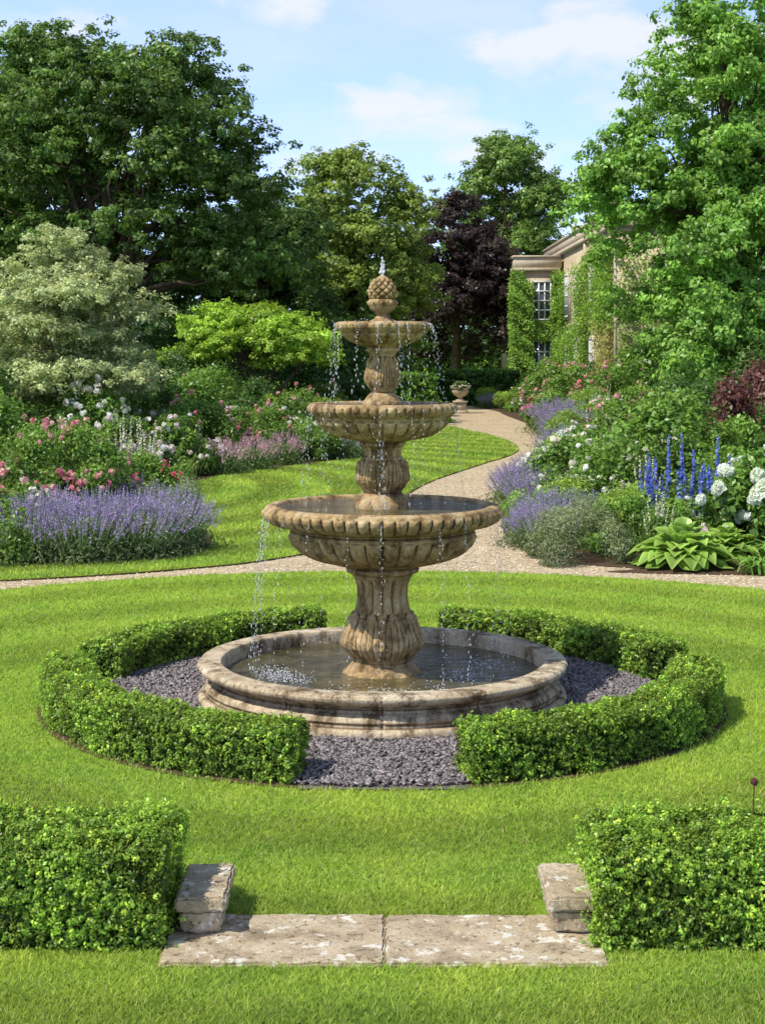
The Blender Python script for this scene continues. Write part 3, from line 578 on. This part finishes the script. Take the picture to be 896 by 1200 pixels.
# ------------------------------------------------------------ border plants (prototypes, shared meshes)
def dome_pts(n,Rr,h,lobes=12,inner=.3,rag=.25):
    d=rdir(lobes*3);d=d[d[:,2]>-.1][:lobes];c=d*[Rr*.72,Rr*.72,h*.62];c[:,2]=np.abs(c[:,2])+h*.12
    cr=np.minimum(Rr,h)*(.24+rag*rng.random(len(c)))
    i=rng.integers(0,len(c),n);e=nrm(rdir(n)+.5*d[i]+[0,0,.3]);P=c[i]+e*(cr[i]*(.4+.6*rng.random(n)**.5))[:,None]+rng.normal(size=(n,3))*min(Rr,h)*.05
    P[:,2]=np.maximum(P[:,2],.01);return P,e,i
def bush(Rr,h,n,size,a,b,aspect=.55,fl=None,lobes=14,cvar=.13,spread=.7,shoots=0):
    g=Geo();P,e,i=dome_pts(n,Rr,h,lobes);ti=(1+cvar*rng.normal(size=lobes+1)).clip(.6,1.5)
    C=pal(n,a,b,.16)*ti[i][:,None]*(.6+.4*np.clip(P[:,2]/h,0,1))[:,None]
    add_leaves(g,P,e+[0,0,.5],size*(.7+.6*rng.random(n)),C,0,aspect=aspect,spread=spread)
    for _ in range(shoots):
        b0=P[rng.integers(n)];dd=nrm(np.array([rng.normal()*.4,rng.normal()*.4,1.]));L_=h*(.12+.2*rng.random());m=14
        q=b0+dd*L_*np.linspace(0,1,m)[:,None];add_leaves(g,q+rng.normal(size=(m,3))*.012,rdir(m)+[0,0,.5],size*.8,pal(m,a,b,.1)*1.15,0,aspect=aspect,spread=.5)
    if fl:
        for nf,fs,fa,fb_,npet in fl:
            hull=P/np.array([Rr,Rr,h]);q=np.linalg.norm(hull,axis=1);cand=np.where((P[:,2]>h*.25)&(q>np.quantile(q,.72)))[0];pick=rng.choice(cand,min(nf,len(cand)),replace=False)
            e2=nrm(hull[pick]);Q=P[pick]+e2*fs*.5;nf=len(Q);base=pal(nf,fa,fb_,.06).clip(0,.86);fz=(.6+.5*rng.random(nf))*fs;QQ=np.repeat(Q,npet,0);f2=np.repeat(fz,npet)[:,None]
            dd=nrm(rdir(nf*npet)+.7*np.repeat(e2,npet,0));add_leaves(g,QQ+dd*f2*.33,dd,f2[:,0]*.62,np.repeat(base,npet,0)*(.8+.25*rng.random((nf*npet,1))),1,aspect=.95,spread=.25,fold=.05)
    return g
def stems(Rr,h,n,sp,a,b,fa,fb_,seg=7,fw=.02,leaning=.45,sc=(.10,.17,.06),base=True,taper=.5):
    g=Geo()
    if base:
        m=int(min(n,420)*14);P=np.column_stack([rng.normal(size=(m,2))*Rr*.42,rng.random(m)*h*.62]);rad=np.hypot(P[:,0],P[:,1]);P[:,2]*=np.sqrt(np.clip(1-(rad/Rr/1.15)**2,.05,1))
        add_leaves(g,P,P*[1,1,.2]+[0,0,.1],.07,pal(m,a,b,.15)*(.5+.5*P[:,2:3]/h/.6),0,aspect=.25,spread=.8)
    u=rng.random(n)**.5*Rr;t=rng.random(n)*6.283;dx=np.column_stack([u*np.cos(t),u*np.sin(t)])
    H=h*(.66+.38*rng.random(n))*np.sqrt(np.clip(1-(u/Rr*.75)**2,.2,1))
    B=np.column_stack([dx*.55,np.zeros(n)]);T=np.column_stack([dx*(1+leaning*.5)+rng.normal(size=(n,2))*.03,H])
    A=nrm(T-B);side=nrm(np.cross(A,rng.normal(size=(n,3))))*.0035
    V=np.stack([B-side,B+side,T+side*.6,T-side*.6],1).reshape(-1,3);g.add(V,np.arange(4*n).reshape(-1,4),np.array(sc))
    for s in range(seg):
        f=s/(seg-1);Q=T-A*sp*(1-f)
        for r_ in range(2):
            dd=nrm(rdir(n)+[0,0,.2]);wv=fw*(1-taper*f)
            add_leaves(g,Q+dd*wv*.35,dd,wv*1.25,pal(n,fa,fb_,.18),1,aspect=.9,spread=.3)
    return g
def straps(Rr,h,n,w_,a,b,curve=.5):
    g=Geo()
    for i in range(n):
        t=rng.random()*6.283;l=h*(.7+.5*rng.random());d=np.array([math.cos(t),math.sin(t),0]);sd_=np.array([-d[1],d[0],0])*w_*.5
        o_=np.append(rng.normal(size=2)*Rr*.25,0);out=Rr*(.3+.7*rng.random());V=[]
        for k,f in enumerate((0,.35,.7,1)):
            c=o_+d*out*f**1.6+np.array([0,0,l*(f-curve*f*f*.7)]);ww=(1,1.1,.8,.05)[k];V+=[c-sd_*ww,c+sd_*ww]
        g.add(V,[[0,1,3,2],[2,3,5,4],[4,5,7,6]],pal(1,a,b,.12)[0])
    return g
def hosta():
    g=Geo()
    for ring_,(n,el,l,ro) in enumerate(((10,1.1,.24,.03),(16,.85,.28,.10),(20,.55,.31,.17),(24,.3,.32,.24),(22,.05,.30,.28))):
        for i in range(n):
            t=6.283*(i+rng.random()*.8)/n;d=np.array([math.cos(t),math.sin(t),0]);s=np.array([-d[1],d[0],0]);ll=l*(.75+.4*rng.random());wd=ll*.36;e_=el+rng.normal()*.12;rz=rng.normal()*.02
            V=[];C=[];base=pal(1,(.10,.165,.022),(.16,.24,.04),.12)[0]
            for f in np.linspace(0,1,7):
                q=d*(ro+ll*f*math.cos(e_)*1.05)+np.array([0,0,.30-.055*ring_+rz+ll*(math.sin(e_)*f)-.5*ll*f*f*(1.1-e_*.4)])
                ww=wd*math.sin(math.pi*min(1,(f*.93+.05))**.75)
                for u in(-1,-.5,0,.5,1):
                    V.append(q+s*ww*u+np.array([0,0,abs(u)*ww*.35+.006*math.sin(u*12)]));C.append(base*(1.4 if abs(u)==1 else (.75 if u==0 else 1)))
            F=[[a*5+b,a*5+b+1,a*5+b+6,a*5+b+5] for a in range(6) for b in range(4)];V=np.array(V);V[:,2]=np.maximum(V[:,2],.02);g.add(V,F,np.array(C))
    return g
MATS=[LEAF,PETAL];PR={}
def proto(k,g): PR.setdefault(k,[]).append(g.mesh(k,MATS))
LAa,LAb=(.33,.21,.46),(.60,.44,.74)
for _ in range(2): proto('lavender_bush',stems(.55,.72,420,.13,(.09,.125,.04),(.145,.19,.07),LAa,LAb,6,.020))
proto('catmint_plant',stems(.5,.5,260,.2,(.07,.12,.035),(.13,.18,.06),(.26,.17,.45),(.46,.33,.66),7,.022))
for _ in range(3): proto('pink_rose_bush',bush(.65,1.15,5600,.06,(.05,.11,.010),(.12,.19,.025),fl=[(50,.105,(.80,.20,.25),(.86,.55,.48),9)],shoots=12))
proto('red_rose_bush',bush(.6,1.05,4800,.06,(.05,.11,.010),(.12,.19,.025),fl=[(38,.085,(.70,.08,.14),(.82,.18,.24),8)],shoots=10))
for _ in range(3): proto('white_rose_bush',bush(.7,1.0,5600,.06,(.055,.12,.012),(.12,.20,.025),fl=[(52,.105,(.85,.77,.58),(.86,.85,.76),9)],shoots=10))
proto('pale_pink_peony',bush(.6,.9,4600,.07,(.05,.11,.010),(.12,.19,.025),fl=[(44,.13,(.86,.66,.62),(.86,.83,.79),11)]))
for _ in range(2): proto('green_shrub',bush(.75,1.2,7000,.065,(.05,.11,.010),(.115,.19,.022),shoots=16))
proto('dark_shrub',bush(.85,1.5,8000,.07,(.028,.066,.010),(.065,.12,.018),shoots=16))
proto('lime_shrub',bush(.6,.8,5600,.055,(.10,.17,.014),(.18,.25,.03),shoots=10))
proto('low_green_plant',bush(.45,.42,3400,.045,(.07,.14,.015),(.14,.215,.03),shoots=14))
proto('silver_santolina_bush',bush(.6,.55,9500,.042,(.10,.13,.05),(.18,.21,.09),aspect=.25,spread=.4,shoots=20))
proto('grey_leaved_plant',bush(.5,.5,4400,.045,(.085,.12,.05),(.16,.20,.095),aspect=.35,shoots=14))
proto('red_smoke_bush',bush(.8,1.4,7000,.065,(.05,.018,.015),(.12,.046,.03),shoots=16))
proto('box_ball',bush(.5,.85,8000,.04,(.08,.145,.010),(.16,.23,.022),lobes=40,cvar=.04))
proto('hydrangea_bush',bush(.75,1.15,5200,.10,(.055,.125,.012),(.12,.20,.025),aspect=.7,fl=[(26,.20,(.74,.80,.55),(.86,.87,.80),46)]))
proto('delphinium_plant',stems(.30,1.35,12,.60,(.07,.14,.02),(.12,.20,.035),(.10,.14,.50),(.27,.34,.78),26,.06,.1))
proto('foxglove_plant',stems(.32,1.15,12,.42,(.07,.15,.02),(.13,.21,.03),(.70,.66,.42),(.84,.80,.6),14,.04,.15))
proto('purple_salvia_plant',stems(.42,.8,120,.26,(.07,.14,.02),(.12,.20,.03),(.20,.08,.28),(.40,.19,.50),9,.025,.3))
proto('pink_flower_plant',stems(.45,.62,150,.12,(.08,.14,.03),(.14,.20,.055),(.55,.28,.36),(.76,.48,.54),6,.026,.4))
proto('magenta_flower_plant',bush(.45,.6,3000,.05,(.06,.13,.012),(.13,.21,.024),fl=[(60,.06,(.62,.10,.26),(.78,.25,.42),6)]))
proto('iris_leaf_plant',straps(.45,.85,150,.022,(.07,.14,.02),(.14,.22,.04)))
proto('ornamental_grass',straps(.6,.75,320,.011,(.11,.165,.04),(.20,.25,.08),.8))
proto('fern_plant',straps(.5,.55,140,.04,(.07,.145,.018),(.125,.22,.035),1.0))
proto('hosta_plant',hosta())
def put(k,x,y,s=1,sz=None):
    me=PR[k][rng.integers(len(PR[k]))];o_=obj(k,me,None,(x,y,.02));o_.rotation_euler=(0,0,rng.random()*6.28);o_.scale=(s,s,(sz or s));return o_
taken=[]
def P_(k,x,y,s=1,sz=None,r=.35): taken.append((x,y,r*s));put(k,x,y,s,sz)
for x,y in((-3.95,18.0),(-3.4,17.95),(-2.85,18.3),(-2.6,18.9),(-3.3,18.7),(-3.9,18.8)): P_('lavender_bush',x,y,1.0,1.1)
P_('green_shrub',-4.75,18.1,1.0,.8);P_('white_rose_bush',-4.6,19.0,.9);P_('low_green_plant',-4.4,17.7,1.2,1.5)
for x,y in((-4.6,20.6),(-5.3,20.2),(-3.9,20.9),(-4.9,22.0)): P_('pink_rose_bush',x,y,1.05,1.25)
P_('red_rose_bush',-4.2,22.5,1,1.2);P_('red_rose_bush',-3.5,22.3);P_('foxglove_plant',-3.6,24.2,1.2);P_('foxglove_plant',-4.1,25.2,1.2);P_('purple_salvia_plant',-3.5,21.3,1.1)
P_('ornamental_grass',-3.2,20.6);P_('ornamental_grass',-3.2,23.0);P_('grey_leaved_plant',-3.0,21.7,1.1);P_('iris_leaf_plant',-4.9,20.0,1.3)
P_('green_shrub',-6.2,25,1.4);P_('lime_shrub',-6.4,22.5,1.6);P_('dark_shrub',-6.9,28,1.5)
for x,y in((-4.3,31.5),(-3.6,33.5),(-3.1,35),(-2.6,35.6),(-4.7,33),(-3.9,30.4),(-4.7,29.3)): P_('pale_pink_peony',x,y,1.25,1.35)
P_('white_rose_bush',-5.0,33,1.6,1.9);P_('white_rose_bush',-5.6,31,1.6,1.9);P_('green_shrub',-4.3,36,1.5)
for x,y in((-2.7,31.6),(-2.2,33.2),(-3.2,30.6)): P_('pink_flower_plant',x,y,1.2)
for x,y in((-1.5,34.4),(-1.8,35.2),(-1.0,36)): P_('green_shrub',x,y,.75)
P_('lime_shrub',-.6,38.5,.9);P_('box_ball',-.9,41,1.2);P_('box_ball',-1.6,44,1.4)
P_('silver_santolina_bush',2.25,18.0,1.08,None,.6);P_('hosta_plant',3.35,17.6,1.08,1.1,.62);P_('hosta_plant',4.0,18.4,.8)
P_('lavender_bush',1.95,19.3,.8);P_('lavender_bush',2.2,20.3,.9);P_('lavender_bush',2.2,24.2,1);P_('lavender_bush',2.4,25.3,1);P_('lavender_bush',2.3,23.2,.9);P_('low_green_plant',2.05,21.6,1.1);P_('lime_shrub',2.6,21.9,.8);P_('low_green_plant',2.3,20.9,1.1)
for x,y in((4.1,17.0),(4.45,17.0),(4.8,16.95),(5.2,16.9),(5.6,16.9)): P_(['low_green_plant','fern_plant'][int(x*10)%2],x,y,.75)
P_('fern_plant',4.5,17.7,1.1);P_('magenta_flower_plant',4.9,17.7,.9)
for x,y in((3.5,19.7),(3.85,20.0),(4.15,19.6)): P_('delphinium_plant',x,y,1.0,1.03)
for x,y in((4.5,18.85),(5.0,18.6),(4.7,19.6)): P_('hydrangea_bush',x,y,.92,1.02)
for x,y in((3.0,22.4),(3.5,23.4),(3.0,24.3),(3.7,25),(4.2,26.2),(3.5,27.5),(4.4,24.4)): P_('white_rose_bush',x,y,1.1,1.15)
P_('green_shrub',2.9,19.2,.62,.58);P_('green_shrub',3.45,18.9,.62,.55);P_('lime_shrub',3.2,19.9,.9);P_('grey_leaved_plant',2.6,20.4,1.1);P_('catmint_plant',2.9,21.1,1.1)
P_('green_shrub',5.0,22.8,1.1,1.3);P_('red_smoke_bush',5.75,25.5,1.2,1.5);P_('red_smoke_bush',6.4,27.5,1.3,1.7);P_('dark_shrub',5.3,29,1.2,1.3);P_('pink_rose_bush',4.6,30.5,1.3);P_('magenta_flower_plant',4.2,33,1.4);P_('dark_shrub',5.6,21.5,1.1)
P_('box_ball',4.4,37.6,1.25);P_('box_ball',5.2,40,1.35);P_('lavender_bush',4.0,34,1.2);P_('lavender_bush',4.7,39,1.4);P_('lavender_bush',5.1,43,1.5);P_('lavender_bush',5.1,46,1.5)
P_('lime_shrub',5.9,42,1.5,1.4);P_('box_ball',6.1,47,1.6);P_('red_smoke_bush',7.0,44,1.0)
for x,y in((6.2,52),(6.0,57),(7.2,50)): P_('pink_rose_bush',x,y,1.7)
P_('magenta_flower_plant',5.3,49,2);P_('red_smoke_bush',7.3,54,1.3)
def fill(poly,xr,yr,n,low,mid,tall):
    P=np.column_stack([xr[0]+(xr[1]-xr[0])*rng.random(n),1/(1/yr[0]+(1/yr[1]-1/yr[0])*rng.random(n))])
    P=P[inpoly(P,poly)];D=edge_dist(P,poly)
    for (x,y),d in zip(P,D):
        if d<.25 or abs(x)>.27*y+1.8: continue
        if d<1.0: k=low[rng.integers(len(low))];s=.75+.3*rng.random();r=.32
        elif d<2.3: k=mid[rng.integers(len(mid))];s=.8+.35*rng.random();r=.45
        else: k=tall[rng.integers(len(tall))];s=1.0+.5*rng.random();r=.62
        if y>30: s*=1.15
        if 16<y<20.5 and x>2.4 and d>1: s*=.75
        if any((x-a)**2+(y-b)**2<((r*s+c)*.8)**2 for a,b,c in taken): continue
        P_(k,x,y,s,None,r)
LOW=['low_green_plant','catmint_plant','grey_leaved_plant','ornamental_grass','low_green_plant','pink_flower_plant','fern_plant','lime_shrub','lavender_bush','magenta_flower_plant']
MID=['pink_rose_bush','white_rose_bush','iris_leaf_plant','purple_salvia_plant','green_shrub','foxglove_plant','green_shrub','white_rose_bush','pale_pink_peony','pink_flower_plant']
TALL=['green_shrub','dark_shrub','pink_rose_bush','white_rose_bush','dark_shrub','lime_shrub','pink_rose_bush','green_shrub']
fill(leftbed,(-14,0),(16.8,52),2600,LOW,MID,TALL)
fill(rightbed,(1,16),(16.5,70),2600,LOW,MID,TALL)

u=empty('stone_urn_planter',(3.0,61,0))
def lathe2(name,prof,mat,parent,seg=48):
    global S
    s0=S;S=1;o_=lathe(name,prof,lambda th,z,r:0*th+0*z,mat,parent,seg,3);S=s0;return o_
g=Geo();boxg(g,-.3,.3,-.3,.3,0,.12);boxg(g,-.23,.23,-.23,.23,.124,.42);boxg(g,-.28,.28,-.28,.28,.424,.48);obj('pedestal',g.mesh('pedestal',[TRIM]),u)
lathe2('urn',[(.18,.482),(.17,.52),(.08,.57),(.10,.62),(.26,.72),(.33,.86),(.30,.92),(.36,.97),(.36,1.0),(.30,1.0)],TRIM,u)
o_=obj('urn_flowers',PR['pale_pink_peony'][0],u,(0,0,.9));o_.scale=(.6,.6,.4)

g=Geo();tube(g,[(1.56,6.66,.02),(1.555,6.66,.3),(1.565,6.655,.575)],[.0035,.003,.003],0,6,(.16,.09,.05))
d=rdir(260);V,F=leaf_geo(np.array([1.565,6.655,.585])+d*.013,d,.014,aspect=.5);g.add(V,F,pal(len(V),(.14,.06,.05),(.26,.13,.1),.1));obj('allium_seed_head',g.mesh('allium_seed_head',[PETAL]))
g=Geo()
for k in range(6):
    x=-1.6+.035*k;tube(g,[(x,6.7,.3),(x+.02*rng.normal(),6.7,.45),(x+.05*rng.normal(),6.71,.50+.06*rng.random())],[.0025,.002,.001],0,5,(.2,.1,.06))
obj('bare_twigs',g.mesh('bare_twigs',[PETAL]))
print('objects',len(bpy.data.objects))
